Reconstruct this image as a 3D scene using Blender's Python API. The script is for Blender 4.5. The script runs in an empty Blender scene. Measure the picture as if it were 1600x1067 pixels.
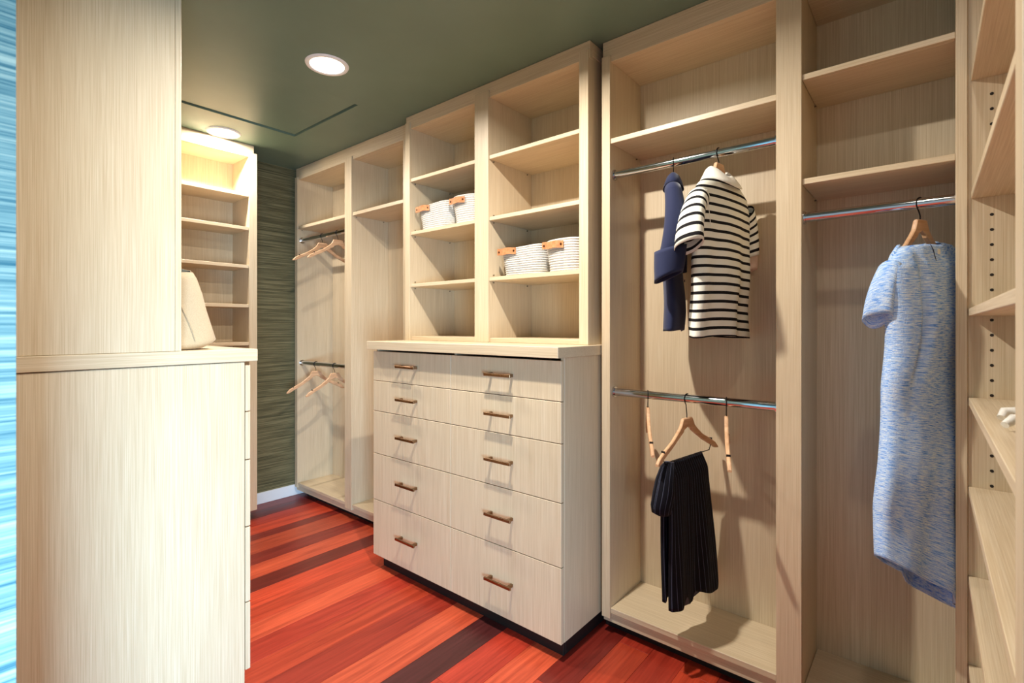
import bpy, bmesh, math, random
from mathutils import Vector, Matrix
random.seed(7)
S = bpy.context.scene
COL = S.collection
PI = math.pi

# ------------------------------------------------------------------ camera, world, lights
cd = bpy.data.cameras.new('camera'); cam = bpy.data.objects.new('camera', cd); COL.objects.link(cam)
cam.location = (0, 0, 1.31)
cam.rotation_euler = (PI/2, 0, math.atan2(652, 781))
cd.sensor_width = 36; cd.lens = 781/1600*36; cd.shift_y = -23.5/1600; cd.clip_start = 0.02
cd.dof.use_dof = True; cd.dof.focus_distance = 2.3; cd.dof.aperture_fstop = 5.6
S.camera = cam
S.view_settings.view_transform = 'Standard'; S.view_settings.look = 'None'
S.view_settings.gamma = 1; S.view_settings.use_curve_mapping = False
S.view_settings.exposure = 0.12
w = bpy.data.worlds.new('world'); S.world = w; w.use_nodes = True
w.node_tree.nodes['Background'].inputs[0].default_value = (0.72, 0.90, 1.0, 1)
w.node_tree.nodes['Background'].inputs[1].default_value = 0.50
CEIL = 2.53
LAMP_W = 33.0
LAMPS = [(-3.405, 1.25, 0.60), (-2.155, 1.237, 0.39), (-1.10, 1.10, 1.12), (0.0, 1.09, 0.07)]
def area(name, loc, rot, size, power, color, sy=None):
    l = bpy.data.lights.new(name, 'AREA'); l.energy = power; l.color = color; l.size = size
    if sy: l.shape = 'RECTANGLE'; l.size_y = sy
    o = bpy.data.objects.new(name, l); COL.objects.link(o); o.location = loc; o.rotation_euler = rot
    return o
# unseen lamp added for cool daylight, aimed and narrowed onto the left end panel
day_fill = area('daylight_fill', (1.0, -0.55, 0.80), Vector((-0.978, 0.208, -0.16)).to_track_quat('-Z', 'Y').to_euler(), 0.7, 52, (0.44, 0.72, 1.0), 0.9)
day_fill.data.spread = math.radians(88)

# ------------------------------------------------------------------ materials
def lin(c):
    out = []
    for v in c:
        v = v/255.0
        out.append(v/12.92 if v <= 0.04045 else ((v+0.055)/1.055)**2.4)
    return (*out, 1)
def newmat(name, col=(200,200,200), rough=0.5, metal=0.0, spec=0.5):
    m = bpy.data.materials.new(name); m.use_nodes = True
    b = m.node_tree.nodes['Principled BSDF']
    b.inputs['Base Color'].default_value = lin(col); b.inputs['Roughness'].default_value = rough
    b.inputs['Metallic'].default_value = metal; b.inputs['Specular IOR Level'].default_value = spec
    return m, m.node_tree, b
def N(nt, t, **k):
    n = nt.nodes.new(t)
    for a, v in k.items(): setattr(n, a, v)
    return n
def coords(nt, scale, kind='Object', rnd=True):
    tc = N(nt, 'ShaderNodeTexCoord'); mp = N(nt, 'ShaderNodeMapping')
    mp.inputs['Scale'].default_value = scale
    nt.links.new(tc.outputs[kind], mp.inputs['Vector'])
    if rnd:
        oi = N(nt, 'ShaderNodeObjectInfo'); ml = N(nt, 'ShaderNodeMath', operation='MULTIPLY'); ml.inputs[1].default_value = 53.0
        nt.links.new(oi.outputs['Random'], ml.inputs[0]); nt.links.new(ml.outputs[0], mp.inputs['Location'])
    return mp
def noise(nt, mp, scale, detail=3, rough=0.55, dist=0.0):
    n = N(nt, 'ShaderNodeTexNoise'); n.inputs['Scale'].default_value = scale
    n.inputs['Detail'].default_value = detail; n.inputs['Roughness'].default_value = rough
    n.inputs['Distortion'].default_value = dist
    nt.links.new(mp.outputs[0], n.inputs['Vector']); return n
def ramp(nt, fac, stops):
    r = N(nt, 'ShaderNodeValToRGB'); e = r.color_ramp.elements
    while len(e) < len(stops): e.new(0.5)
    for i, (p, c) in enumerate(stops):
        e[i].position = p; e[i].color = c
    nt.links.new(fac, r.inputs['Fac']); return r
def mixc(nt, a, b, fac, mode='MIX'):
    m = N(nt, 'ShaderNodeMix', data_type='RGBA', blend_type=mode)
    for s, v in ((m.inputs['Factor'], fac), (m.inputs['A'], a), (m.inputs['B'], b)):
        if hasattr(v, 'is_linked') or hasattr(v, 'links'): nt.links.new(v, s)
        else: s.default_value = v
    return m.outputs['Result']
def bump(nt, b, h, strength=0.2, dist=0.001):
    bp = N(nt, 'ShaderNodeBump'); bp.inputs['Strength'].default_value = strength; bp.inputs['Distance'].default_value = dist
    nt.links.new(h, bp.inputs['Height']); nt.links.new(bp.outputs[0], b.inputs['Normal'])

def wood(axis):
    m, nt, b = newmat('laminate_' + axis, rough=0.42)
    fine = {'x': (4, 430, 430), 'y': (430, 4, 430), 'z': (430, 430, 4)}[axis]
    wide = {'x': (0.6, 22, 22), 'y': (22, 0.6, 22), 'z': (22, 22, 0.6)}[axis]
    n1 = noise(nt, coords(nt, fine), 1.0, 3, 0.6); n2 = noise(nt, coords(nt, wide), 1.0, 3, 0.5, 0.4)
    r1 = ramp(nt, n1.outputs[0], [(0.25, lin((196, 172, 138))), (0.50, lin((212, 191, 158))), (0.75, lin((226, 208, 180)))])
    r2 = ramp(nt, n2.outputs[0], [(0.3, (0.96, 0.955, 0.95, 1)), (0.7, (1.02, 1.02, 1.02, 1))])
    c = mixc(nt, r1.outputs[0], r2.outputs[0], 1.0, 'MULTIPLY')
    nt.links.new(c, b.inputs['Base Color']); bump(nt, b, n1.outputs[0], 0.12, 0.0006)
    return m
W = {a: wood(a) for a in 'xyz'}

def floorwood():
    m, nt, b = newmat('cherry_plank', rough=0.34, spec=0.42)
    oi = N(nt, 'ShaderNodeObjectInfo')
    n1 = noise(nt, coords(nt, (110, 2.6, 40)), 1.0, 4, 0.6, 0.6); n2 = noise(nt, coords(nt, (16, 1.3, 10)), 1.0, 3, 0.6, 1.6)
    r1 = ramp(nt, n1.outputs[0], [(0.3, (0.76, 0.70, 0.68, 1)), (0.7, (1.12, 1.12, 1.10, 1))])
    r2 = ramp(nt, n2.outputs[0], [(0.32, (0.72, 0.62, 0.60, 1)), (0.55, (0.98, 0.97, 0.97, 1)), (0.75, (1.08, 1.16, 1.14, 1))])
    c = mixc(nt, oi.outputs['Color'], r1.outputs[0], 1.0, 'MULTIPLY'); c = mixc(nt, c, r2.outputs[0], 1.0, 'MULTIPLY')
    nt.links.new(c, b.inputs['Base Color']); bump(nt, b, n1.outputs[0], 0.06, 0.0005)
    return m
M_PLANK = floorwood()

def grasscloth(name, dark, mid, light, sc=1.0):
    m, nt, b = newmat(name, rough=0.75, spec=0.25)
    n1 = noise(nt, coords(nt, (2.5*sc, 2.5*sc, 170*sc), rnd=False), 1.0, 4, 0.65, 0.5)
    n2 = noise(nt, coords(nt, (1.6*sc, 1.6*sc, 48*sc), rnd=False), 1.0, 4, 0.6, 1.0)
    ad = N(nt, 'ShaderNodeMath', operation='MULTIPLY_ADD'); ad.inputs[1].default_value = 0.75
    nt.links.new(n1.outputs[0], ad.inputs[0]); 
    h = N(nt, 'ShaderNodeMath', operation='MULTIPLY'); h.inputs[1].default_value = 0.25
    nt.links.new(n2.outputs[0], h.inputs[0]); nt.links.new(h.outputs[0], ad.inputs[2])
    r = ramp(nt, ad.outputs[0], [(0.36, lin(dark)), (0.50, lin(mid)), (0.64, lin(light))])
    nt.links.new(r.outputs[0], b.inputs['Base Color']); bump(nt, b, ad.outputs[0], 0.5, 0.002)
    return m
M_GREEN = grasscloth('green_grasscloth', (66, 66, 46), (102, 96, 68), (138, 130, 96))
M_BLUE = grasscloth('blue_grasscloth', (44, 98, 112), (120, 152, 150), (176, 190, 176))
def paint(name, col, rough, var=0.06):
    m, nt, b = newmat(name, col, rough)
    n = noise(nt, coords(nt, (3, 3, 3), rnd=False), 1.0, 4)
    c0 = lin(col); r = ramp(nt, n.outputs[0], [(0.3, tuple(v*(1-var) for v in c0[:3])+(1,)), (0.7, tuple(v*(1+var) for v in c0[:3])+(1,))])
    nt.links.new(r.outputs[0], b.inputs['Base Color'])
    n2 = noise(nt, coords(nt, (260, 260, 260), rnd=False), 1.0, 2); bump(nt, b, n2.outputs[0], 0.08, 0.0005)
    return m
M_CEIL = paint('olive_ceiling_paint', (104, 126, 112), 0.42)
M_WHITE = paint('white_trim_paint', (236, 238, 242), 0.4, 0.02)
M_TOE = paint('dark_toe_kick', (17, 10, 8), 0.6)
M_SUB = paint('dark_subfloor', (40, 18, 12), 0.6)
M_DARK, _, _ = newmat('peg_hole_dark', (30, 22, 16), 0.7)
M_BLACK, _, _ = newmat('black_wire', (22, 22, 24), 0.35, 0.6)
M_RIVET, _, _ = newmat('rivet_bronze', (92, 62, 40), 0.35, 0.8)
M_PIN, _, _ = newmat('shelf_pin_metal', (120, 108, 92), 0.4, 0.9)
def metal(name, col, rough):
    m, nt, b = newmat(name, col, rough, 1.0)
    n = noise(nt, coords(nt, (40, 40, 40)), 1.0, 2)
    r = ramp(nt, n.outputs[0], [(0.3, (rough*0.8,)*3+(1,)), (0.7, (rough*1.2,)*3+(1,))])
    nt.links.new(r.outputs[0], b.inputs['Roughness']); return m
M_CHROME = metal('chrome', (205, 205, 208), 0.09)
M_BRONZE = metal('brushed_bronze', (142, 112, 84), 0.3)
def hangerwood():
    m, nt, b = newmat('beech_hanger', rough=0.45)
    n = noise(nt, coords(nt, (6, 60, 60)), 1.0, 3, 0.6, 0.4)
    r = ramp(nt, n.outputs[0], [(0.3, lin((196, 148, 108))), (0.7, lin((224, 182, 142)))])
    nt.links.new(r.outputs[0], b.inputs['Base Color']); return m
M_BEECH = hangerwood()
def leather():
    m, nt, b = newmat('tan_leather', rough=0.5)
    n = noise(nt, coords(nt, (60, 60, 60)), 1.0, 4)
    r = ramp(nt, n.outputs[0], [(0.3, lin((176, 108, 62))), (0.7, lin((214, 148, 98)))])
    nt.links.new(r.outputs[0], b.inputs['Base Color']); bump(nt, b, n.outputs[0], 0.2, 0.001); return m
M_LEATHER = leather()
def fabric(name, lo, hi, sx=900, sy=900, rough=0.85, bstr=0.35, kind='UV'):
    m, nt, b = newmat(name, rough=rough, spec=0.2)
    n = noise(nt, coords(nt, (sx, sy, 1) if kind == 'UV' else (sx, sx, sy), kind, rnd=False), 1.0, 3, 0.7)
    r = ramp(nt, n.outputs[0], [(0.33, lin(lo)), (0.67, lin(hi))])
    nt.links.new(r.outputs[0], b.inputs['Base Color']); bump(nt, b, n.outputs[0], bstr, 0.001)
    b.inputs['Sheen Weight'].default_value = 0.15
    return m
M_ROPE = fabric('cotton_rope', (190, 184, 174), (226, 221, 212), 120, 300, 0.9, 0.5, 'Object')
M_CANVAS = fabric('natural_canvas', (168, 148, 118), (190, 170, 140), 500, 500, 0.9, 0.3, 'Object')
M_LINING = fabric('grey_lining', (92, 92, 84), (120, 120, 110), 500, 500, 0.9, 0.2, 'Object')
M_NAVY = fabric('navy_cotton', (26, 31, 58), (38, 45, 78), 700, 700, 0.8, 0.2)
M_CREAM = fabric('cream_knit', (226, 220, 204), (244, 240, 228), 800, 800, 0.9, 0.2)
M_PEACH = fabric('peach_lining', (236, 206, 182), (250, 226, 206), 600, 600, 0.9, 0.2)
def striped(name, base, stripe, period, width, axis, off=0.0):
    m, nt, b = newmat(name, rough=0.9, spec=0.2)
    tc = N(nt, 'ShaderNodeTexCoord'); sp = N(nt, 'ShaderNodeSeparateXYZ'); nt.links.new(tc.outputs['UV'], sp.inputs[0])
    a = N(nt, 'ShaderNodeMath', operation='ADD'); a.inputs[1].default_value = off + 10*period
    nt.links.new(sp.outputs[axis], a.inputs[0])
    md = N(nt, 'ShaderNodeMath', operation='MODULO'); md.inputs[1].default_value = period; nt.links.new(a.outputs[0], md.inputs[0])
    lt = N(nt, 'ShaderNodeMath', operation='LESS_THAN'); lt.inputs[1].default_value = width; nt.links.new(md.outputs[0], lt.inputs[0])
    n = noise(nt, coords(nt, (700, 700, 1), 'UV', rnd=False), 1.0, 2)
    r = ramp(nt, n.outputs[0], [(0.3, tuple(v*0.9 for v in lin(base)[:3])+(1,)), (0.7, lin(base))])
    c = mixc(nt, r.outputs[0], lin(stripe), lt.outputs[0])
    nt.links.new(c, b.inputs['Base Color']); bump(nt, b, n.outputs[0], 0.15, 0.0008)
    return m
M_STRIPE = striped('striped_knit', (240, 238, 224), (24, 22, 24), 0.0313, 0.0108, 1, 0.004)
M_PINSTRIPE = striped('pinstripe_wool', (15, 15, 24), (88, 92, 112), 0.019, 0.0013, 0)
def tweed():
    m, nt, b = newmat('blue_tweed', rough=0.95, spec=0.15)
    n1 = noise(nt, coords(nt, (38, 330, 1), 'UV', rnd=False), 1.0, 3, 0.7, 0.3)
    n2 = noise(nt, coords(nt, (330, 150, 1), 'UV', rnd=False), 1.0, 2, 0.6)
    r1 = ramp(nt, n1.outputs[0], [(0.34, lin((92, 146, 228))), (0.45, lin((164, 202, 252))), (0.60, lin((232, 243, 255)))])
    r2 = ramp(nt, n2.outputs[0], [(0.35, lin((158, 192, 236))), (0.62, lin((248, 252, 255)))])
    c = mixc(nt, r1.outputs[0], r2.outputs[0], 0.30, 'MULTIPLY')
    nt.links.new(c, b.inputs['Base Color'])
    ad = N(nt, 'ShaderNodeMath', operation='ADD'); nt.links.new(n1.outputs[0], ad.inputs[0]); nt.links.new(n2.outputs[0], ad.inputs[1])
    bump(nt, b, ad.outputs[0], 0.7, 0.002); return m
M_TWEED = tweed()
def emit(name, col, st):
    m, nt, b = newmat(name, col, 0.5); b.inputs['Emission Color'].default_value = lin(col); b.inputs['Emission Strength'].default_value = st; return m
M_LENS = emit('lamp_lens', (255, 246, 228), 6.0)

# ------------------------------------------------------------------ helpers
def link(name, me, mat, parent=None, loc=None):
    o = bpy.data.objects.new(name, me); COL.objects.link(o)
    if mat: me.materials.append(mat)
    if parent: o.parent = parent
    if loc: o.location = loc
    return o
def wpos(p):
    v = Vector((0, 0, 0))
    while p: v += Vector(p.location); p = p.parent
    return v
def box(parent, name, x0, x1, y0, y1, z0, z1, mat, bev=0.0012):
    off = wpos(parent) if parent else Vector((0, 0, 0))
    c = Vector(((x0+x1)/2, (y0+y1)/2, (z0+z1)/2))
    bm = bmesh.new(); bmesh.ops.create_cube(bm, size=1.0)
    for v in bm.verts: v.co = Vector((v.co.x*(x1-x0), v.co.y*(y1-y0), v.co.z*(z1-z0)))
    if bev: bmesh.ops.bevel(bm, geom=bm.edges[:], offset=bev, segments=1, affect='EDGES')
    me = bpy.data.meshes.new(name); bm.to_mesh(me); bm.free()
    return link(name, me, mat, parent, c-off)
def thing(name, label, cat, loc, rotz=0.0, group=None):
    o = bpy.data.objects.new(name, None); COL.objects.link(o); o.empty_display_size = 0.05
    o.location = loc; o.rotation_euler = (0, 0, rotz); o['label'] = label; o['category'] = cat
    if group: o['group'] = group
    return o
def struct(o): o['kind'] = 'structure'; return o
def lab(o, t): o['label'] = t; return o
def smooth(me):
    for p in me.polygons: p.use_smooth = True
def tube(parent, name, pts, r, mat, seg=8, cap=True):
    pts = [Vector(p) for p in pts]; bm = bmesh.new(); rings = []; prev = None
    for i, p in enumerate(pts):
        t = (pts[min(i+1, len(pts)-1)] - pts[max(i-1, 0)]).normalized()
        if prev is None:
            a = Vector((0, 0, 1)) if abs(t.z) < 0.9 else Vector((0, 1, 0)); n = t.cross(a).normalized()
        else: n = (prev - t*prev.dot(t)).normalized()
        prev = n; b = t.cross(n); rr = r[i] if isinstance(r, (list, tuple)) else r
        rings.append([bm.verts.new(p + (n*math.cos(2*PI*k/seg) + b*math.sin(2*PI*k/seg))*rr) for k in range(seg)])
    for i in range(len(rings)-1):
        for k in range(seg): bm.faces.new((rings[i][k], rings[i][(k+1) % seg], rings[i+1][(k+1) % seg], rings[i+1][k]))
    if cap:
        for rg in (rings[0], rings[-1]): bm.faces.new([bm.verts.new(v.co) for v in rg])
    bmesh.ops.recalc_face_normals(bm, faces=bm.faces[:])
    me = bpy.data.meshes.new(name); bm.to_mesh(me); bm.free(); smooth(me)
    return link(name, me, mat, parent)
def loft(parent, name, rings, mat, vs, solid=0.002, closed=True, cap0=False, cap1=False, mat2=None):
    """rings of points, uv: u = running length, v = given length"""
    bm = bmesh.new(); uvl = bm.loops.layers.uv.new('UVMap'); n = len(rings[0])
    V = [[bm.verts.new(p) for p in r] for r in rings]
    us = [0.0]; mid = rings[len(rings)//2]
    for k in range(n): us.append(us[-1] + (Vector(mid[(k+1) % n]) - Vector(mid[k])).length)
    for i in range(len(V)-1):
        for k in range(n if closed else n-1):
            k2 = (k+1) % n; f = bm.faces.new((V[i][k], V[i][k2], V[i+1][k2], V[i+1][k]))
            for lp, (uu, ii, kk) in zip(f.loops, ((us[k], i, k), (us[k+1], i, k2), (us[k+1], i+1, k2), (us[k], i+1, k))):
                vv = vs[ii]; lp[uvl].uv = (uu, vv[kk] if isinstance(vv, (list, tuple)) else vv)
    if cap0: bm.faces.new(V[0][::-1])
    if cap1: bm.faces.new(V[-1])
    bmesh.ops.recalc_face_normals(bm, faces=bm.faces[:])
    me = bpy.data.meshes.new(name); bm.to_mesh(me); bm.free(); smooth(me)
    o = link(name, me, mat, parent)
    if mat2: me.materials.append(mat2)
    if solid:
        s = o.modifiers.new('solid', 'SOLIDIFY'); s.thickness = solid; s.offset = -1
        if mat2: s.material_offset = 1
    return o
def ell(c, A, B, n=36, e=1.0):
    c, A, B = Vector(c), Vector(A), Vector(B); out = []
    for k in range(n):
        t = 2*PI*k/n; ct, st = math.cos(t), math.sin(t)
        out.append(c + A*math.copysign(abs(ct)**e, ct) + B*math.copysign(abs(st)**e, st))
    return out
def interp(tab, s):
    if s <= tab[0][0]: return tab[0][1:]
    for a, b in zip(tab, tab[1:]):
        if s <= b[0]:
            f = (s-a[0])/(b[0]-a[0]); f = f*f*(3-2*f)*0.5 + f*0.5
            return tuple(p+(q-p)*f for p, q in zip(a[1:], b[1:]))
    return tab[-1][1:]
def dup(root, loc, rotz, label=None, group=None):
    r = root.copy(); COL.objects.link(r); r.location = loc; r.rotation_euler = (0, 0, rotz)
    if label: r['label'] = label
    if group: r['group'] = group
    for ch in list(root.children):
        c = ch.copy(); COL.objects.link(c); c.parent = r
        for g in ch.children:
            d = g.copy(); COL.objects.link(d); d.parent = c
    return r

# ------------------------------------------------------------------ room shell
XL = -3.80
fl = struct(box(None, 'floor', XL, 1.2, -1.6, 2.23, -0.05, -0.012, M_SUB, 0))
# planks run along y; boundaries in x follow the photograph
xs = [-3.80, -3.67, -3.53, -3.40, -3.264, -3.173, -2.986, -2.85, -2.692, -2.562, -2.417, -2.29, -2.16, -2.02, -1.88, -1.72, -1.55, -1.41, -1.26, -1.12, -0.99, -0.86, -0.73, -0.60, -0.46, -0.32, -0.18, -0.04, 0.10, 0.24, 0.38, 0.52, 0.66, 0.80, 0.94, 1.08, 1.2]
B1, B2, D1, D2, MD = (190, 68, 42), (202, 84, 54), (124, 40, 31), (84, 36, 36), (170, 55, 38)
seq = [D1, D1, MD, B1, D1, B2, D1, B2, D1, B1, B1, B2, MD, B1, MD, B2, D2, MD, MD, D1, MD, MD, B1, D1, MD, B1, MD, D1, B1, MD, B1, B1, MD, B1, D1, B1]  # dark planks at the left wall and the chest's right end hold painted shadow
joints = {16: [0.35], 17: [1.25], 15: [0.1], 18: [0.55, 1.9], 7: [1.5]}
for i in range(len(xs)-1):
    js = [-1.6] + (joints.get(i) or [random.uniform(-0.6, 0.3), random.uniform(0.7, 1.9)] if i > 16 else [random.uniform(-0.6, 0.5)] if i > 8 else [random.uniform(-0.9, 0.9)]) + [2.22]
    js = sorted(js)
    for j in range(len(js)-1):
        c = seq[i] if (i in (16,) or j == len(js)-2) else random.choice([B1, MD, B2, MD])
        k = random.uniform(0.90, 1.10)
        c = tuple(min(255, v*k) for v in c)
        p = box(fl, 'plank', xs[i]+0.0004, xs[i+1]-0.0004, js[j]+0.0004, js[j+1]-0.0004, -0.012, random.uniform(-0.0003, 0.0), M_PLANK, 0.0007)
        p.color = lin(c)

# ceiling with a recessed access hatch
HX0, HX1, HY0, HY1 = -3.13, -2.42, 0.81, 1.572
bm = bmesh.new()
def bmbox(bm, x0, x1, y0, y1, z0, z1):
    g = bmesh.ops.create_cube(bm, size=1.0)['verts']
    for v in g: v.co = Vector(((x0+x1)/2+v.co.x*(x1-x0), (y0+y1)/2+v.co.y*(y1-y0), (z0+z1)/2+v.co.z*(z1-z0)))
for b in ((XL, HX0, -1.6, 2.23), (HX1, 1.2, -1.6, 2.23), (HX0, HX1, -1.6, HY0), (HX0, HX1, HY1, 2.23)):
    bmbox(bm, b[0], b[1], b[2], b[3], CEIL, CEIL+0.06)
me = bpy.data.meshes.new('ceiling'); bm.to_mesh(me); bm.free(); struct(link('ceiling', me, M_CEIL))
hatch = thing('access_hatch', 'olive painted access panel set slightly up into the ceiling', 'hatch', ((HX0+HX1)/2, (HY0+HY1)/2, CEIL+0.02))
box(hatch, 'hatch_panel', HX0+0.020, HX1-0.0015, HY0+0.0015, HY1-0.012, CEIL+0.006, CEIL+0.02, M_CEIL, 0.001)
box(hatch, 'shade_backing', HX0-0.02, HX1+0.02, HY0-0.02, HY1+0.02, CEIL+0.0605, CEIL+0.075, M_TOE, 0)  # near-black sheet added above the hole so the gap reads as shade
struct(box(None, 'wall_left', XL-0.1, XL, -1.6, 2.23, 0, CEIL, M_GREEN, 0))
struct(box(None, 'wall_back', XL, 1.2, 2.225, 2.32, 0, CEIL, M_GREEN, 0))
struct(box(None, 'wall_front', XL, -1.6, -0.1, 0.092, 0, CEIL, M_GREEN, 0))
struct(box(None, 'wall_entry', -1.6, -1.0, -0.9, 0.094, 0, CEIL, M_BLUE, 0))
struct(box(None, 'wall_right', 0.46, 0.56, 0.70, 2.225, 0, CEIL, M_GREEN, 0))
struct(box(None, 'trim_1', 0.0845, 0.40, 0.70, 0.822, 0, CEIL, M_WHITE, 0.002))
struct(box(None, 'baseboard_left', XL, XL+0.014, 1.50, 2.20, 0, 0.082, M_WHITE, 0.002))

# ------------------------------------------------------------------ cabinets of the long wall
FY, BY = 1.9, 2.19
def rod(parent, name, x0, x1, y, z, r=0.0164):
    off = wpos(parent)
    c = Vector((0, y, z)) - off
    o = tube(parent, name, [(x0-off.x+0.002, c.y, c.z), (x1-off.x-0.002, c.y, c.z)], r, M_CHROME, 20)
    for xa, xb in ((x0, x0+0.007), (x1-0.007, x1)):
        f = tube(o, 'flange', [(xa-off.x, c.y, c.z), (xb-off.x, c.y, c.z)], r+0.006, M_CHROME, 20)
    return o
def pins(parent, x, ys, z, sx):
    off = wpos(parent)
    for y in ys:
        tube(parent, 'shelf_pin', [Vector((x, y, z))-off, Vector((x+0.006*sx, y, z))-off], 0.0028, M_PIN, 8)
# unit 1: two open hanging bays at the far end
u1 = thing('hanging_closet', 'tall pale wood closet unit with two open bays beside the green wall', 'closet', (-3.07, 2.05, 0))
box(u1, 'side_panel', -3.77, -3.732, 1.893, BY, 0.07, 2.46, W['z'])
box(u1, 'divider', -3.073, -2.99, 1.893, BY, 0.07, 2.46, W['z'])
box(u1, 'side_panel', -2.437, -2.375, 1.893, BY, 0.07, 2.46, W['z'])
box(u1, 'back_panel', -3.77, -2.375, BY, BY+0.015, 0.07, 2.5, W['z'])
box(u1, 'header', -3.77, -2.375, 1.903, 1.93, 2.44, CEIL-0.001, W['x'])
for x0, x1 in ((-3.732, -3.073), (-2.99, -2.437)):
    box(u1, 'top_panel', x0, x1, 1.93, BY, 2.44, 2.458, W['x'])
    box(u1, 'shelf', x0+0.001, x1-0.001, 1.90, BY-0.001, 2.058, 2.08, W['x'])
    box(u1, 'bottom_shelf', x0, x1, 1.897, BY, 0.088, 0.108, W['x'])
    pins(u1, x0, (1.93, 2.15), 2.052, 1); pins(u1, x0, (1.93,), 2.092, 1)
box(u1, 'base_rail', -3.77, -2.375, 1.908, 1.925, 0.045, 0.0875, W['x'])
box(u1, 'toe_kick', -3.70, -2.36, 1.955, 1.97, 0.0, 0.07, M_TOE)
rod(u1, 'closet_rod', -3.732, -3.073, 1.93, 1.975); rod(u1, 'closet_rod', -3.732, -3.073, 1.93, 1.03)

# drawer chest
HANDLE = []
def handle(parent, x, y, z, sy=-1):
    """bar pull; sy is the direction it stands off"""
    off = wpos(parent)
    if not HANDLE:
        for name, parts in (('h', ((-0.0745, 0.0745, -0.036, -0.027, -0.006, 0.006), (-0.063, -0.052, -0.0275, 0.0, -0.0065, 0.0065), (0.052, 0.063, -0.0275, 0.0, -0.0065, 0.0065))),):
            bm = bmesh.new()
            for p in parts: bmbox(bm, *p)
            bmesh.ops.bevel(bm, geom=bm.edges[:], offset=0.0008, segments=1, affect='EDGES')
            me = bpy.data.meshes.new('handle'); bm.to_mesh(me); bm.free(); me.materials.append(M_BRONZE); HANDLE.append(me)
    o = bpy.data.objects.new('handle', HANDLE[0]); COL.objects.link(o); o.parent = parent
    o.location = Vector((x, y, z)) - off
    if sy > 0: o.rotation_euler = (0, 0, PI)
ZG = [1.177, 1.0165, 0.8525, 0.622, 0.3705, 0.07]
ch = thing('drawer_chest', 'pale wood chest with ten flat drawers and bronze bar handles under the shelf tower', 'chest of drawers', (-1.72, 1.9, 0))
box(ch, 'side_panel', -1.113, -1.095, 1.632, BY, 0.072, 1.187, W['z'])
box(ch, 'side_panel', -2.332, -2.314, 1.632, BY, 0.072, 1.187, W['z'])
box(ch, 'back_panel', -2.314, -1.113, BY, BY+0.012, 0.072, 1.187, W['z'])
box(ch, 'bottom_panel', -2.314, -1.113, 1.64, BY, 0.074, 0.092, W['x'])
box(ch, 'divider', -1.724, -1.712, 1.64, BY, 0.092, 1.186, W['z'])
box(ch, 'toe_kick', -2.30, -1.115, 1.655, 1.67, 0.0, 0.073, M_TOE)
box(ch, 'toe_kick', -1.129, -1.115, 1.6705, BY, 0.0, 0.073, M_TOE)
for x0, x1, hx in ((-2.332, -1.718, -2.022), (-1.718, -1.095, -1.402)):
    for i in range(5):
        d = box(ch, 'drawer', x0+0.0012, x1-0.0012, 1.611, 1.630, ZG[i+1]+0.0016, ZG[i]-0.0016, W['z'], 0.0012)
        zc = (ZG[i]+ZG[i+1])/2
        handle(d, hx, 1.611, [1.104, 0.935, 0.739, 0.502, 0.224][i])
ct = box(None, 'countertop', -2.342, -1.086, 1.574, 2.19, 1.1875, 1.2305, W['x'], 0.0015)
lab(ct, 'long pale wood worktop slab covering the ten drawer chest'); ct['category'] = 'worktop'

# shelf tower on the worktop
tw = thing('shelf_tower', 'pale wood shelf tower with eight open cubbies holding rope baskets', 'shelf unit', (-1.72, 2.0, 1.2305))
TZ = 1.231
box(tw, 'side_panel', -2.345, -2.303, 1.836, BY, TZ, 2.49, W['z'])
box(tw, 'divider', -1.782, -1.688, 1.836, BY, TZ, 2.49, W['z'])
box(tw, 'side_panel', -1.157, -1.112, 1.836, BY, TZ, 2.49, W['z'])
box(tw, 'back_panel', -2.345, -1.112, BY, BY+0.015, TZ, 2.5, W['z'])
box(tw, 'header', -2.347, -1.109, 1.846, 1.87, 2.455, CEIL-0.001, W['x'])
box(tw, 'header_return', -1.1335, -1.109, 1.8705, 2.02, 2.47, CEIL-0.001, W['y'])
for x0, x1 in ((-2.303, -1.782), (-1.688, -1.157)):
    box(tw, 'top_panel', x0, x1, 1.87, BY, 2.455, 2.473, W['x'])
    box(tw, 'bottom_panel', x0, x1, 1.848, BY, TZ, TZ+0.022, W['x'])
    for zt in (2.164, 1.857, 1.556):
        box(tw, 'shelf', x0+0.001, x1-0.001, 1.843, BY-0.001, zt-0.019, zt, W['x'])
        pins(tw, x0, (1.875, 2.15), zt-0.026, 1); pins(tw, x0, (1.875,), zt+0.012, 1)

# unit with shirts and trousers
u2 = thing('hanging_closet', 'wide pale wood closet bay with two chrome rods holding the striped shirt', 'closet', (-0.72, 2.05, 0))
box(u2, 'side_panel', -1.079, -1.040, 1.893, BY, 0.07, 2.462, W['z'])
box(u2, 'side_panel', -0.403, -0.385, 1.914, BY, 0.07, 2.462, W['z'])
box(u2, 'stile', -0.403, -0.326, 1.893, 1.9135, 0.0, CEIL-0.001, W['z'])
box(u2, 'back_panel', -1.079, -0.385, BY, BY+0.015, 0.07, 2.5, W['z'])
box(u2, 'header', -1.079, -0.4035, 1.903, 1.93, 2.436, CEIL-0.001, W['x'])
box(u2, 'top_panel', -1.040, -0.403, 1.93, BY, 2.436, 2.455, W['x'])
box(u2, 'shelf', -1.039, -0.4035, 1.90, BY-0.001, 2.087, 2.108, W['x'])
box(u2, 'bottom_shelf', -1.040, -0.4035, 1.899, BY, 0.092, 0.114, W['x'])
box(u2, 'base_rail', -1.079, -0.4035, 1.910, 1.928, 0.048, 0.0915, W['x'])
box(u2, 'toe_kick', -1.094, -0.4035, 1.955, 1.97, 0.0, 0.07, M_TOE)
pins(u2, -1.040, (2.14,), 2.081, 1)
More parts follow.
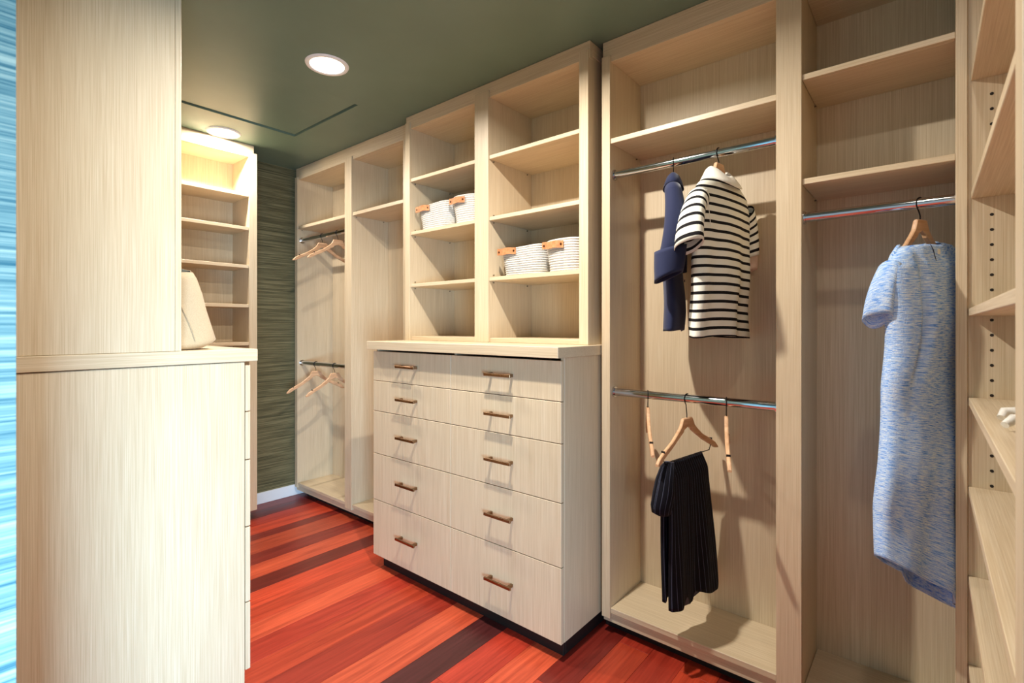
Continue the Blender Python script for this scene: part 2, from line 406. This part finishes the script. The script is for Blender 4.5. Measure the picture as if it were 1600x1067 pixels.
rod(u2, 'closet_rod', -1.040, -0.403, 1.93, 1.959); rod(u2, 'closet_rod', -1.040, -0.403, 1.93, 1.030)

# unit with the dress, running on behind the corner shelves
u3 = thing('hanging_closet', 'shaded pale wood closet bay with two high shelves and the blue dress rod', 'closet', (0.05, 2.05, 0))
box(u3, 'side_panel', -0.345, -0.3265, 1.914, BY, 0.07, 2.46, W['z'])
box(u3, 'side_panel', 0.435, 0.453, 1.925, BY, 0.07, 2.46, W['z'])
box(u3, 'stile', 0.0575, 0.0825, 1.893, 1.9185, 0.0, CEIL-0.001, W['z'])
box(u3, 'back_panel', -0.345, 0.453, BY, BY+0.015, 0.07, 2.5, W['z'])
box(u3, 'top_panel', -0.326, 0.435, 1.925, BY, 2.443, 2.46, W['x'])
box(u3, 'header', -0.3255, 0.057, 1.903, 1.9245, 2.443, CEIL-0.001, W['x'])
for zt in (2.15, 1.802):
    box(u3, 'shelf', -0.3255, 0.434, 1.9205, BY-0.001, zt-0.019, zt, W['x'])
    box(u3, 'shelf_edge', -0.3255, 0.0568, 1.901, 1.9203, zt-0.019, zt, W['x'])
    pins(u3, -0.3265, (2.14,), zt-0.026, 1)
box(u3, 'bottom_shelf', -0.3255, 0.434, 1.921, BY, 0.072, 0.093, W['x'])
rod(u3, 'closet_rod', -0.3265, 0.435, 1.93, 1.677)

# corner shelf unit on the right
u4 = thing('corner_shelf_unit', 'pale wood open shelf unit at the right with rows of peg holes', 'shelf unit', (0.24, 1.35, 0))
fp = box(u4, 'far_panel', 0.083, 0.42, 1.90, 1.918, 0.0, CEIL-0.002, W['z'])
box(u4, 'near_panel', 0.083, 0.42, 0.824, 0.888, 0.0, CEIL-0.002, W['z'])
box(u4, 'back_panel', 0.42, 0.435, 0.824, 1.918, 0.0, CEIL-0.002, W['z'])
SH = [2.348, 2.018, 1.688, 1.360, 1.111, 0.861, 0.611, 0.362, 0.11]
for i, zt in enumerate(SH):
    box(u4, 'shelf', 0.09 if zt > 1.5 else 0.0845, 0.42, 0.8885, 1.8995, zt-0.021, zt, W['y'])
off = wpos(fp); n = 0
mh = None
for k in range(-8, 45):
    z = 1.95 - 0.0415*k
    if z < 0.15 or any(zt-0.03 < z < zt+0.008 for zt in SH): continue
    if mh is None:
        h0 = tube(fp, 'peg_hole', [(0, -0.0006, 0), (0, 0.002, 0)], 0.0042, M_DARK, 12); mh = h0.data; o = h0
    else:
        o = bpy.data.objects.new('peg_hole', mh); COL.objects.link(o); o.parent = fp
    o.location = Vector((0.132, 1.90, z)) - off

# ------------------------------------------------------------------ end wall shelves
u5 = thing('bookcase', 'tall pale wood shelf unit brightly lit below the far ceiling light', 'shelf unit', (-3.65, 0.95, 0))
EX = -3.495
box(u5, 'side_panel', XL+0.03, EX, 1.442, 1.493, 0.07, 2.476, W['z'])
box(u5, 'side_panel', XL+0.03, EX, 0.30, 0.35, 0.07, 2.476, W['z'])
box(u5, 'back_panel', XL+0.015, XL+0.03, 0.30, 1.493, 0.07, 2.5, W['z'])
box(u5, 'header', EX-0.03, EX-0.008, 0.30, 1.475, 2.448, CEIL-0.001, W['y'])
box(u5, 'top_panel', XL+0.03, EX-0.03, 0.35, 1.442, 2.448, 2.466, W['y'])
for zb in (2.178, 1.955, 1.700, 1.437, 1.184, 0.93, 0.68, 0.42, 0.09):
    box(u5, 'shelf', XL+0.03, EX-0.004, 0.351, 1.441, zb, zb+0.021, W['y'])
box(u5, 'toe_kick', EX-0.07, EX-0.055, 0.3, 1.46, 0, 0.069, M_TOE)

# ------------------------------------------------------------------ left unit, seen from its end
u6 = thing('drawer_chest', 'tall pale wood drawer chest at the left seen from its plain end panel', 'chest of drawers', (-2.5, 0.45, 0))
box(u6, 'side_panel', -1.908, -1.890, 0.10, 0.764, 0.0, 1.182, W['z'])
box(u6, 'side_panel', -3.13, -3.112, 0.10, 0.764, 0.0, 1.182, W['z'])
box(u6, 'back_panel', -3.112, -1.908, 0.10, 0.112, 0.07, 1.182, W['z'])
box(u6, 'bottom_panel', -3.112, -1.908, 0.113, 0.755, 0.074, 0.092, W['x'])
box(u6, 'toe_kick', -3.10, -1.912, 0.72, 0.735, 0, 0.073, M_TOE)
ZH = [1.172, 1.003, 0.829, 0.587, 0.315, 0.07]
for x0, x1 in ((-3.13, -2.511), (-2.509, -1.890)):
    for i in range(5):
        d = box(u6, 'drawer', x0+0.001, x1-0.0006, 0.767, 0.784, ZH[i+1]+0.002, ZH[i]-0.002, W['z'])
        handle(d, (x0+x1)/2, 0.784, (ZH[i]+ZH[i+1])/2, 1)
ct2 = box(None, 'countertop', -3.14, -1.886, 0.10, 0.808, 1.184, 1.228, W['y'], 0.0015)
lab(ct2, 'pale wood worktop slab at the left under the canvas tote bag'); ct2['category'] = 'worktop'
u7 = thing('shelf_tower', 'tall pale wood upper tower at the left showing its blank end panel', 'shelf unit', (-2.5, 0.35, 1.229))
box(u7, 'side_panel', -1.908, -1.890, 0.10, 0.5475, 1.229, CEIL-0.001, W['z'])
box(u7, 'stile', -1.925, -1.890, 0.548, 0.566, 1.229, CEIL-0.001, W['z'])
box(u7, 'side_panel', -3.13, -3.112, 0.10, 0.56, 1.229, CEIL-0.001, W['z'])
box(u7, 'back_panel', -3.112, -1.9085, 0.10, 0.112, 1.229, CEIL-0.001, W['z'])
box(u7, 'header', -3.112, -1.9255, 0.54, 0.56, 2.44, CEIL-0.001, W['x'])
for zt in (1.63, 1.93, 2.24):
    box(u7, 'shelf', -3.112, -1.9085, 0.113, 0.53, zt-0.019, zt, W['x'])

# ------------------------------------------------------------------ ceiling lights
dls = ['round recessed ceiling light nearest the lit far bookcase', 'round recessed ceiling light beside the ceiling hatch with glowing halo', 'round recessed ceiling light above the striped shirt bay', 'round recessed ceiling light above the blue dress bay']
def ringmesh(name, r0, r1, z0, z1, seg=40):
    bm = bmesh.new(); R = []
    prof = [(r1, z1), (r1-0.004, z0), (r0+0.003, z0+0.001), (r0, z1)]
    for k in range(seg):
        a = 2*PI*k/seg; R.append([bm.verts.new((r*math.cos(a), r*math.sin(a), z)) for r, z in prof])
    for k in range(seg):
        for j in range(3): bm.faces.new((R[k][j], R[(k+1) % seg][j], R[(k+1) % seg][j+1], R[k][j+1]))
    bmesh.ops.recalc_face_normals(bm, faces=bm.faces[:])
    me = bpy.data.meshes.new(name); bm.to_mesh(me); bm.free(); smooth(me); return me
for (x, y, k), lb in zip(LAMPS, dls):
    t = thing('ceiling_light', lb, 'ceiling light', (x, y, CEIL), 0, 'recessed ceiling lights')
    link('trim_ring', ringmesh('trim_ring', 0.075, 0.097, -0.007, 0.0), M_WHITE, t)
    tube(t, 'lens', [(0, 0, -0.0035), (0, 0, -0.0005)], 0.0765, M_LENS, 40)
    l = bpy.data.lights.new('lamp', 'AREA'); l.shape = 'DISK'; l.size = 0.055; l.energy = LAMP_W*k; l.color = (1.0, 0.945, 0.86)
    if x > -3: l.spread = math.radians(162)
    o = bpy.data.objects.new('lamp', l); COL.objects.link(o); o.parent = t; o.location = (0, 0, -0.010)

# ------------------------------------------------------------------ hangers
def hanger(name, label, loc, phi, drop=0.05, bar=False, L=0.222):
    """local x along the arms (towards the room), z = 0 at the rod centre"""
    t = thing(name, label, 'hanger', loc, -PI/2 - math.radians(phi))
    top = [(0, 0), (0.13, 0), (0.150, -0.002), (0.22, -0.030), (0.32, -0.048), (0.5, -0.076), (0.75, -0.102), (0.92, -0.122), (1.0, -0.140)]
    bot = [(0, -0.034), (0.10, -0.045), (0.150, -0.053), (0.22, -0.062), (0.32, -0.075), (0.5, -0.099), (0.75, -0.126), (0.92, -0.146), (1.0, -0.148)]
    bm = bmesh.new(); th = 0.0065; cols = []
    pts = [(-s, z, b) for (s, z), (_, b) in list(zip(top, bot))[:0:-1]] + [(s, z, b) for (s, z), (_, b) in zip(top, bot)]
    for s, zt, zb in pts:
        yc = 0.009*s*s; h = th*(1.0 if abs(s) > 0.15 else 1.0)
        cols.append([bm.verts.new((s*L, yc+dy, z-drop)) for dy, z in ((-h, zb+0.002), (-h, zt-0.003), (-h+0.003, zt), (h-0.003, zt), (h, zt-0.003), (h, zb+0.002), (h-0.002, zb), (-h+0.002, zb))])
    for a, b in zip(cols, cols[1:]):
        for k in range(8): bm.faces.new((a[k], a[(k+1) % 8], b[(k+1) % 8], b[k]))
    bm.faces.new(cols[0]); bm.faces.new(cols[-1][::-1])
    bmesh.ops.recalc_face_normals(bm, faces=bm.faces[:])
    me = bpy.data.meshes.new('shoulder_bar'); bm.to_mesh(me); bm.free()
    bd = link('shoulder_bar', me, M_BEECH, t)
    for s in ((-1, 1) if L > 0.2 else ()):
        box_local(bd, 'notch', (s*0.79*L, 0.0056, -drop-0.1045), (0.004, 0.0138, 0.007), M_DARK)
    r = 0.0186
    pts = [(0, 0, -drop-0.004), (0, 0, -drop+0.012 if drop > 0.045 else -drop+0.006), (0.006, 0, -0.024), (0.0135, 0, -0.0145), (0.0178, 0, -0.005)]
    pts += [(r*math.cos(a), 0, r*math.sin(a)) for a in [math.radians(d) for d in (10, 35, 60, 85, 110, 135, 160, 175)]]
    tube(t, 'hook', pts, 0.0019, M_BLACK, 8)
    if bar:
        tube(t, 'trouser_bar', [(-0.80*L, 0.006, -drop-0.128), (-0.74*L, 0.006, -drop-0.150), (0.74*L, 0.006, -drop-0.150), (0.80*L, 0.006, -drop-0.128)], 0.0019, M_BLACK, 8)
    return t
def box_local(parent, name, c, d, mat):
    bm = bmesh.new(); bmesh.ops.create_cube(bm, size=1.0)
    for v in bm.verts: v.co = Vector((v.co.x*d[0], v.co.y*d[1], v.co.z*d[2]))
    me = bpy.data.meshes.new(name); bm.to_mesh(me); bm.free(); return link(name, me, mat, parent, c)
RZ1, RZ2, RZ3 = 1.959, 1.030, 1.677
h0 = hanger('clothes_hanger', 'empty wooden hanger on the far upper rod, the one nearer the green wall', (-3.427, 1.93, 1.975), 2.5, 0.052)
dup(h0, (-3.219, 1.93, 1.975), -PI/2-math.radians(4), 'empty wooden hanger on the far upper rod, the one nearer the divider')
dup(h0, (-3.520, 1.93, 1.030), -PI/2-math.radians(2), 'empty wooden hanger on the far lower rod, the one nearer the green wall')
dup(h0, (-3.262, 1.93, 1.030), -PI/2-math.radians(-1), 'empty wooden hanger on the far lower rod, the one nearer the divider')
dup(h0, (-0.886, 1.93, RZ2), -PI/2-math.radians(-27), 'empty wooden hanger seen edge on, left of the pinstripe trousers')
dup(h0, (-0.577, 1.93, RZ2), -PI/2-math.radians(-17), 'empty wooden hanger seen edge on, right of the pinstripe trousers')
hanger('clothes_hanger', 'wooden hanger with a thin bar carrying the dark pinstripe trousers', (-0.7246, 1.93, RZ2), 9, 0.075, True)
hanger('clothes_hanger', 'wooden hanger inside the navy shirt', (-0.778, 1.93, RZ1), -20, 0.05, L=0.165)
hanger('clothes_hanger', 'wooden hanger inside the black and cream striped shirt', (-0.604, 1.93, RZ1), 9, 0.04, L=0.17)
hanger('clothes_hanger', 'wooden hanger inside the pale blue tweed dress', (-0.021, 1.93, RZ3), 28, 0.048, L=0.148)

# ------------------------------------------------------------------ garments
def body(parent, name, tab, mat, z0, z1, rows, folds, n=64, zmod=None, e=0.8, solid=0.002, mat2=None):
    """tab: z -> (half width, half depth, centre x, centre y)"""
    rings, vs = [], []
    for i in range(rows+1):
        z = z0 + (z1-z0)*i/rows; hw, hd, cx, cy = interp(tab, -z)
        f = (i/rows); ring = []; vv = []
        for k in range(n):
            a = 2*PI*k/n; ct, st = math.cos(a), math.sin(a)
            x = cx + hw*math.copysign(abs(ct)**e, ct); y = cy + hd*math.copysign(abs(st)**1.0, st)
            dx, dy, dz = folds(x, y, z, a, f)
            zz = z + (zmod(x, y, f) if zmod else 0)
            ring.append(Vector((x+dx, y+dy, zz+dz))); vv.append(-z)
        rings.append(ring); vs.append(vv)
    return loft(parent, name, rings, mat, vs, solid, mat2=mat2)
def sleeve(parent, name, p0, p1, A0, B0, A1, B1, mat, rows=12, n=32, v0=0.0, wob=0.003, bend=(0, 0, 0), solid=0.002):
    p0, p1, A0, B0, A1, B1, bend = [Vector(v) for v in (p0, p1, A0, B0, A1, B1, bend)]
    L = (p1-p0).length; rings, vs = [], []
    for i in range(rows+1):
        f = i/rows; c = p0.lerp(p1, f) + bend*4*f*(1-f); A = A0.lerp(A1, f); B = B0.lerp(B1, f)
        r = ell(c, A, B, n)
        r = [p + (p-c).normalized()*wob*math.sin(3*2*PI*k/n + 2*f)*f for k, p in enumerate(r)]
        rings.append(r); vs.append(v0 + L*f)
    return loft(parent, name, rings, mat, vs, solid)

# striped shirt
pl = thing('striped_shirt', 'short sleeved black and cream striped shirt with a white collar on the upper rod', 'shirt', (-0.604, 1.93, RZ1), -PI/2-math.radians(9))
ptab = [(0.090, 0.062, 0.032, 0, 0), (0.102, 0.088, 0.036, 0, 0), (0.118, 0.120, 0.037, 0, 0.004), (0.138, 0.156, 0.037, 0, 0.008), (0.160, 0.184, 0.037, 0, 0.012), (0.20, 0.198, 0.040, 0, 0.012), (0.26, 0.196, 0.046, 0, 0.012), (0.36, 0.192, 0.050, 0, 0.01), (0.50, 0.192, 0.052, 0, 0.008), (0.62, 0.196, 0.05, 0, 0.006), (0.70, 0.20, 0.046, 0, 0.004)]
def pf(x, y, z, a, f):
    g = max(0, min(1, (-z-0.18)/0.4))
    return (0.004*math.sin(z*9), (0.009*math.sin(x*34+1.2) + 0.004*math.sin(x*61+z*6))*g + 0.004*math.sin(z*23+x*6)*g, 0.006*math.sin(x*12+0.8)*g)
body(pl, 'body', ptab, M_STRIPE, -0.090, -0.690, 60, pf, 100)
sleeve(pl, 'sleeve', (0.172, 0.010, -0.205), (0.236, 0.010, -0.378), (0.008, 0.044, 0.012), (0.026, -0.004, 0.032), (0.014, 0.056, 0.018), (0.036, -0.006, 0.010), M_STRIPE, v0=0.02, bend=(0.012, 0, 0.012))
sleeve(pl, 'sleeve', (-0.172, 0.008, -0.205), (-0.212, 0.002, -0.378), (-0.008, 0.044, 0.012), (-0.024, -0.004, 0.032), (-0.010, 0.050, 0.012), (-0.028, -0.004, 0.004), M_STRIPE, v0=0.03, bend=(-0.012, 0, 0.012))
lab(sleeve(pl, 'cuff_lining', (-0.222, 0.0, -0.352), (-0.245, -0.004, -0.430), (-0.008, 0.045, 0.01), (-0.026, 0, 0), (-0.010, 0.035, 0.012), (-0.02, 0, 0), M_PEACH, rows=6), 'peach lining showing below the sleeve')
# collar: stand and folded fall
cr, cv = [], []
for (z, hw, hd, cy) in ((-0.134, 0.098, 0.066, 0.006), (-0.120, 0.092, 0.060, 0.005), (-0.102, 0.080, 0.050, 0.003), (-0.088, 0.070, 0.041, 0), (-0.082, 0.063, 0.035, 0), (-0.090, 0.058, 0.031, 0), (-0.106, 0.060, 0.032, 0)):
    r = ell((0, cy, z), (hw*0.94, 0, 0), (0, hd, 0), 40, 0.9)
    r = [Vector((p.x, p.y, p.z + 0.022*(p.x/hw)**2 - 0.014*max(0, (p.y-cy)/hd))) for p in r]
    cr.append(r); cv.append(-z)
lab(loft(pl, 'collar', cr, M_CREAM, cv, 0.002), 'plain white folded collar')
tube(pl, 'shoulder_seam', [(0.178, 0.045, -0.178), (0.182, 0.052, -0.21), (0.178, 0.055, -0.26), (0.170, 0.056, -0.31)], 0.0012, M_CREAM, 6)

# navy shirt with rolled sleeve
nv = thing('navy_shirt', 'navy blue shirt with a rolled sleeve cuff seen from the side on the upper rod', 'shirt', (-0.778, 1.93, RZ1), -PI/2-math.radians(-20))
ntab = [(0.075, 0.045, 0.024, 0, 0), (0.10, 0.085, 0.028, 0, 0), (0.130, 0.13, 0.028, 0, 0.004), (0.16, 0.175, 0.027, 0, 0.010), (0.20, 0.190, 0.030, 0, 0.008), (0.30, 0.185, 0.034, 0, 0), (0.45, 0.18, 0.036, 0, 0), (0.60, 0.178, 0.038, 0, 0), (0.68, 0.178, 0.036, 0, 0)]
def nf(x, y, z, a, f):
    g = max(0, min(1, (-z-0.2)/0.4))
    return (0.006*math.sin(z*14), 0.007*math.sin(x*30)*g + 0.004*math.sin(z*19), 0.004*math.sin(x*20)*g)
body(nv, 'body', ntab, M_NAVY, -0.080, -0.665, 44, nf)
sleeve(nv, 'sleeve', (0.165, 0.004, -0.150), (0.205, -0.004, -0.40), (0, 0.030, 0), (0.035, 0, 0.02), (0, 0.046, 0.004), (0.040, 0, 0), M_NAVY, bend=(0.012, 0.012, 0), wob=0.004)
lab(sleeve(nv, 'rolled_cuff', (0.212, -0.002, -0.372), (0.222, -0.012, -0.475), (0, 0.057, 0.012), (0.048, 0, 0), (0, 0.050, 0.020), (0.043, 0, 0.004), M_NAVY, rows=8, wob=0.004, solid=0.005), 'navy sleeve cuff rolled up into a thick band')
sleeve(nv, 'sleeve', (-0.165, 0.004, -0.150), (-0.200, 0.0, -0.42), (0, 0.030, 0), (-0.03, 0, 0.02), (0, 0.046, 0.004), (-0.036, 0, 0), M_NAVY, bend=(-0.01, 0.006, 0))
cr = [[Vector((p.x, p.y, p.z+0.01*(p.x/hw)**2)) for p in ell((0.0, 0, z), (hw, 0, 0), (0, hd, 0), 32)] for z, hw, hd in ((-0.108, 0.092, 0.040), (-0.085, 0.074, 0.034), (-0.066, 0.055, 0.027), (-0.062, 0.048, 0.022), (-0.080, 0.05, 0.022))]
loft(nv, 'collar', cr, M_NAVY, [0, .02, .04, .05, .07], 0.002)
for z in (-0.2, -0.29, -0.38, -0.47, -0.56):
    tube(nv, 'button', [(0.0, 0.040, z), (0.0, 0.0435, z)], 0.005, M_NAVY, 10)

# trousers folded over the bar
tr = thing('pinstripe_trousers', 'dark navy pinstripe trousers folded over the bar of a hanger', 'trousers', (-0.7246, 1.93, RZ2), -PI/2-math.radians(9))
hem = [(0, -0.765), (0.22, -0.772), (0.33, -0.755), (0.42, -0.800), (0.50, -0.800), (0.53, -0.765), (0.78, -0.790), (0.9, -0.790), (1.0, -0.750)]
BZ = -0.224
def trouser_leg(name, yo, amp, ph, lift, x0t, x1t, x0b, x1b):
    rings, vs = [], []; nc, nr = 48, 40; th = 0.007
    for i in range(nr+1):
        f = i/nr; top, bot = [], []; 
        for k in range(nc+1):
            u = k/nc; x = (x0t+(x1t-x0t)*u)*(1-f) + (x0b+(x1b-x0b)*u)*f
            z = BZ + (interp(hem, u)[0] + lift - BZ)*f
            y = yo*min(1, f*9) + amp*f*math.sin(u*9.5+ph) + 0.004*math.sin(u*23+f*5+ph)*f
            if f < 0.001: z += 0.0
            top.append(Vector((x, y+th*min(1, 0.25+f*8), z))); bot.append(Vector((x, y-th*min(1, 0.25+f*8), z)))
        rings.append(top + bot[::-1]); vs.append(f*0.55)
    return loft(tr, name, rings, M_PINSTRIPE, vs, 0, cap0=True, cap1=True)
trouser_leg('front_leg', 0.016, 0.016, 0.4, 0.0, 0.150, -0.112, 0.150, -0.222)
trouser_leg('back_leg', -0.016, 0.012, 2.4, 0.025, 0.148, -0.110, 0.155, -0.205)
rings, vs = [], []
for z, cx, hw, hd, cy in ((-0.222, 0.135, 0.018, 0.016, 0.006), (-0.24, 0.145, 0.028, 0.026, 0.006), (-0.28, 0.160, 0.036, 0.034, 0.008), (-0.33, 0.175, 0.042, 0.038, 0.006), (-0.375, 0.186, 0.044, 0.036, 0.004), (-0.40, 0.180, 0.040, 0.032, 0.002), (-0.412, 0.168, 0.026, 0.02, 0.0)):
    rings.append([Vector((p.x+0.004*math.sin(p.z*40), p.y, p.z + 0.15*(p.x-cx))) for p in ell((cx, cy, z), (hw, 0, 0), (0, hd, 0), 28)]); vs.append(-z)
loft(tr, 'waistband_fold', rings, M_PINSTRIPE, vs, 0, cap0=True, cap1=True)

# dress
dr = thing('tweed_dress', 'pale blue tweed sheath dress with short sleeves on the right hand rod', 'dress', (-0.021, 1.93, RZ3), -PI/2-math.radians(28))
dtab = [(0.128, 0.080, 0.036, 0.014, 0.004), (0.142, 0.108, 0.040, 0.008, 0.006), (0.162, 0.136, 0.043, 0.002, 0.008), (0.195, 0.156, 0.048, -0.002, 0.012), (0.24, 0.160, 0.055, -0.004, 0.010), (0.33, 0.156, 0.060, -0.006, 0.008), (0.45, 0.152, 0.060, -0.008, 0.004), (0.60, 0.150, 0.058, -0.008, 0.002), (0.78, 0.164, 0.062, -0.006, 0), (0.95, 0.174, 0.064, -0.004, 0), (1.15, 0.176, 0.062, -0.004, 0)]
def df(x, y, z, a, f):
    g = max(0, min(1, (-z-0.2)/0.3)); s = 1 if y > 0 else 0.6
    fold = (-0.034*math.exp(-((x-0.092-0.02*math.sin(z*8+1))/0.013)**2)*math.exp(-((z+0.36)/0.15)**2) + 0.007*math.sin((x*0.8-z)*150)*math.exp(-((x+0.10)/0.04)**2)*math.exp(-((z+0.25)/0.06)**2)) * (1 if y > 0 else 0)
    fold2 = (0.013*math.sin(x*30+1.6) + 0.008*math.sin(x*55+z*4))*max(0, min(1, (-z-0.5)/0.45))*s
    return (0.003*math.sin(z*20), fold + fold2 + 0.004*math.sin(z*15+x*8)*g, 0)
def dz(x, y, f):
    t = 0.0 if f < 0.1 else (f-0.1)/0.9
    step = -0.022 if (x < -0.0 and f > 0.985) else 0.0
    nb = ((0.034 if x < 0 else -0.006)*(abs(x)/0.1)**2)*max(0, 1-f*9) + (0.0 if y > 0 else 0.006*max(0, 1-f*12))
    return x*0.56*t*t + step + nb
body(dr, 'body', dtab, M_TWEED, -0.128, -1.125, 110, df, 130, dz)
sleeve(dr, 'sleeve', (0.134, -0.004, -0.205), (0.150, -0.030, -0.350), (0.002, 0.034, 0.010), (0.016, 0, 0.026), (0.006, 0.038, 0.016), (0.022, -0.006, 0.014), M_TWEED, v0=0.02, bend=(0.008, 0, 0.006), wob=0.005)
sleeve(dr, 'sleeve', (-0.136, 0.012, -0.190), (-0.180, 0.024, -0.345), (-0.008, 0.048, 0.010), (-0.030, 0, 0.034), (-0.014, 0.066, 0.03), (-0.034, -0.006, -0.006), M_TWEED, v0=0.02, bend=(-0.018, 0, 0.012), wob=0.005)
tube(dr, 'zipper', [(0.026, 0.0405, -0.130), (0.026, 0.0475, -0.146), (0.026, 0.0545, -0.180)], 0.0014, M_NAVY, 6)
lb = box_local(dr, 'care_tag', (0.004, 0.0500, -0.150), (0.012, 0.0015, 0.016), M_CREAM)

# ------------------------------------------------------------------ rope baskets
def basket(label, cx, cy, z0, hw, hd, h, hx, tilt=0.0):
    t = thing('rope_basket', label, 'basket', (cx, cy, z0), tilt, 'rope baskets in the shelf tower')
    rings, vs = [], []; coils = 13; sub = 4
    rings.append(ell((0, 0, 0.004), (hw*0.2, 0, 0), (0, hd*0.2, 0), 48, 0.5)); vs.append(0)
    rings.append(ell((0, 0, 0.001), (hw*0.84, 0, 0), (0, hd*0.84, 0), 48, 0.5)); vs.append(0.1)
    for i in range(coils*sub+1):
        f = i/(coils*sub); g = abs(math.sin(PI*i/sub))*0.0045
        k = 0.88 + 0.12*f**0.8
        r = ell((0, 0, 0.002+f*h), (hw*k+g, 0, 0), (0, hd*k+g, 0), 48, 0.5)
        r = [Vector((p.x+0.003*math.sin(p.z*40), p.y+0.003*math.sin(p.x*22), p.z + 0.006*f*math.sin(p.x*14+cx*9))) for p in r]
        rings.append(r); vs.append(0.1+f*h)
    loft(t, 'woven_body', rings, M_ROPE, vs, 0.006, cap0=True)
    # leather handle, bowed out from the wall
    bm = bmesh.new(); cols = []; L = 0.058; yf = -hd-0.001
    for i in range(13):
        s = -1+2*i/12; y = yf - 0.004 - 0.011*max(0, 1-(s/0.72)**2) ; zc = h*0.86 + 0.0015*math.sin(s*5); hh = 0.016
        cols.append([bm.verts.new((hx+s*L, y+dy, zc+q*hh)) for dy, q in ((0, 1), (-0.003, 1), (-0.003, -1), (0, -1))])
    for a, b in zip(cols, cols[1:]):
        for k in range(4): bm.faces.new((a[k], a[(k+1) % 4], b[(k+1) % 4], b[k]))
    bm.faces.new(cols[0]); bm.faces.new(cols[-1][::-1]); bmesh.ops.recalc_face_normals(bm, faces=bm.faces[:])
    me = bpy.data.meshes.new('handle'); bm.to_mesh(me); bm.free(); hd_ = link('handle', me, M_LEATHER, t)
    lab(hd_, 'tan leather handle with two rivets')
    for s in (-0.8, 0.8):
        tube(hd_, 'rivet', [(hx+s*L, yf-0.003, h*0.86), (hx+s*L, yf-0.0095, h*0.86)], 0.0048, M_RIVET, 12)
    return t
basket('white rope basket on the left cubby shelf, the one at the far left', -2.140, 1.985, 1.8575, 0.138, 0.125, 0.140, -0.070)
basket('white rope basket on the left cubby shelf, the one against the divider', -1.890, 1.985, 1.8575, 0.099, 0.125, 0.142, -0.040)
basket('white rope basket on the right cubby shelf, the one against the divider', -1.514, 1.985, 1.5565, 0.131, 0.125, 0.138, -0.068)
basket('white rope basket on the right cubby shelf, half hidden by the right stile', -1.268, 1.985, 1.5565, 0.101, 0.125, 0.142, -0.040)

# ------------------------------------------------------------------ tote bag and ornament
tb = thing('tote_bag', 'slouchy natural canvas tote bag standing on the left worktop', 'bag', (-2.06, 0.52, 1.228))
rings, vs = [], []
for z, y0, y1, x0, x1 in ((0.0, -0.16, 0.12, -0.10, 0.10), (0.006, -0.17, 0.15, -0.105, 0.108), (0.022, -0.18, 0.185, -0.10, 0.104), (0.035, -0.18, 0.198, -0.098, 0.098), (0.08, -0.165, 0.186, -0.09, 0.088), (0.14, -0.15, 0.170, -0.075, 0.072), (0.20, -0.14, 0.158, -0.06, 0.058), (0.255, -0.13, 0.142, -0.045, 0.046), (0.28, -0.125, 0.130, -0.04, 0.040)):
    r = ell(((x0+x1)/2, (y0+y1)/2, z), ((x1-x0)/2, 0, 0), (0, (y1-y0)/2, 0), 48, 0.6)
    fz = z/0.28
    r = [Vector((p.x+0.005*math.sin(p.y*30+p.z*20)*fz, p.y, p.z + fz*fz*(0.035 if p.x < (x0+x1)/2 else -0.015) * max(0.0, min(1, 1.1-abs(p.y)/0.14)))) for p in r]
    rings.append(r); vs.append(z)
loft(tb, 'bag_body', rings, M_CANVAS, vs, 0.0025, cap0=True, mat2=M_LINING)
tube(tb, 'seam', [(0.0975, 0.11, 0.03), (0.0885, 0.10, 0.08), (0.0715, 0.08, 0.14), (0.058, 0.06, 0.20), (0.046, 0.04, 0.255)], 0.0014, M_CANVAS, 6)
for sx in (0.042, -0.038):
    tube(tb, 'strap', [(sx, -0.07, 0.255), (sx*0.9, -0.06, 0.31), (sx*0.6, -0.03, 0.345), (sx*0.6, 0.0, 0.345), (sx*0.8, 0.02, 0.31), (sx, 0.03, 0.262)], 0.006, M_CANVAS, 8)
M_SHELL = fabric('white_ceramic', (232, 226, 214), (250, 246, 238), 80, 80, 0.45, 0.2, 'Object')
od = thing('knot_ornament', 'small white knotted ornament lying on the right hand shelf', 'ornament', (0.142, 1.37, 1.1115))
tube(od, 'loop', [(-0.028, 0.07, 0.010), (-0.022, 0.085, 0.020), (0.0, 0.09, 0.022), (0.03, 0.085, 0.018), (0.05, 0.06, 0.014), (0.04, 0.03, 0.016), (0.01, 0.02, 0.022), (-0.015, 0.0, 0.014)], [0.007, 0.010, 0.011, 0.011, 0.011, 0.010, 0.010, 0.008], M_SHELL, 12)
tube(od, 'loop', [(-0.032, -0.045, 0.012), (-0.02, -0.03, 0.022), (0.005, -0.03, 0.020), (0.03, -0.045, 0.014), (0.045, -0.01, 0.013), (0.03, 0.03, 0.030)], [0.007, 0.010, 0.011, 0.011, 0.010, 0.008], M_SHELL, 12)
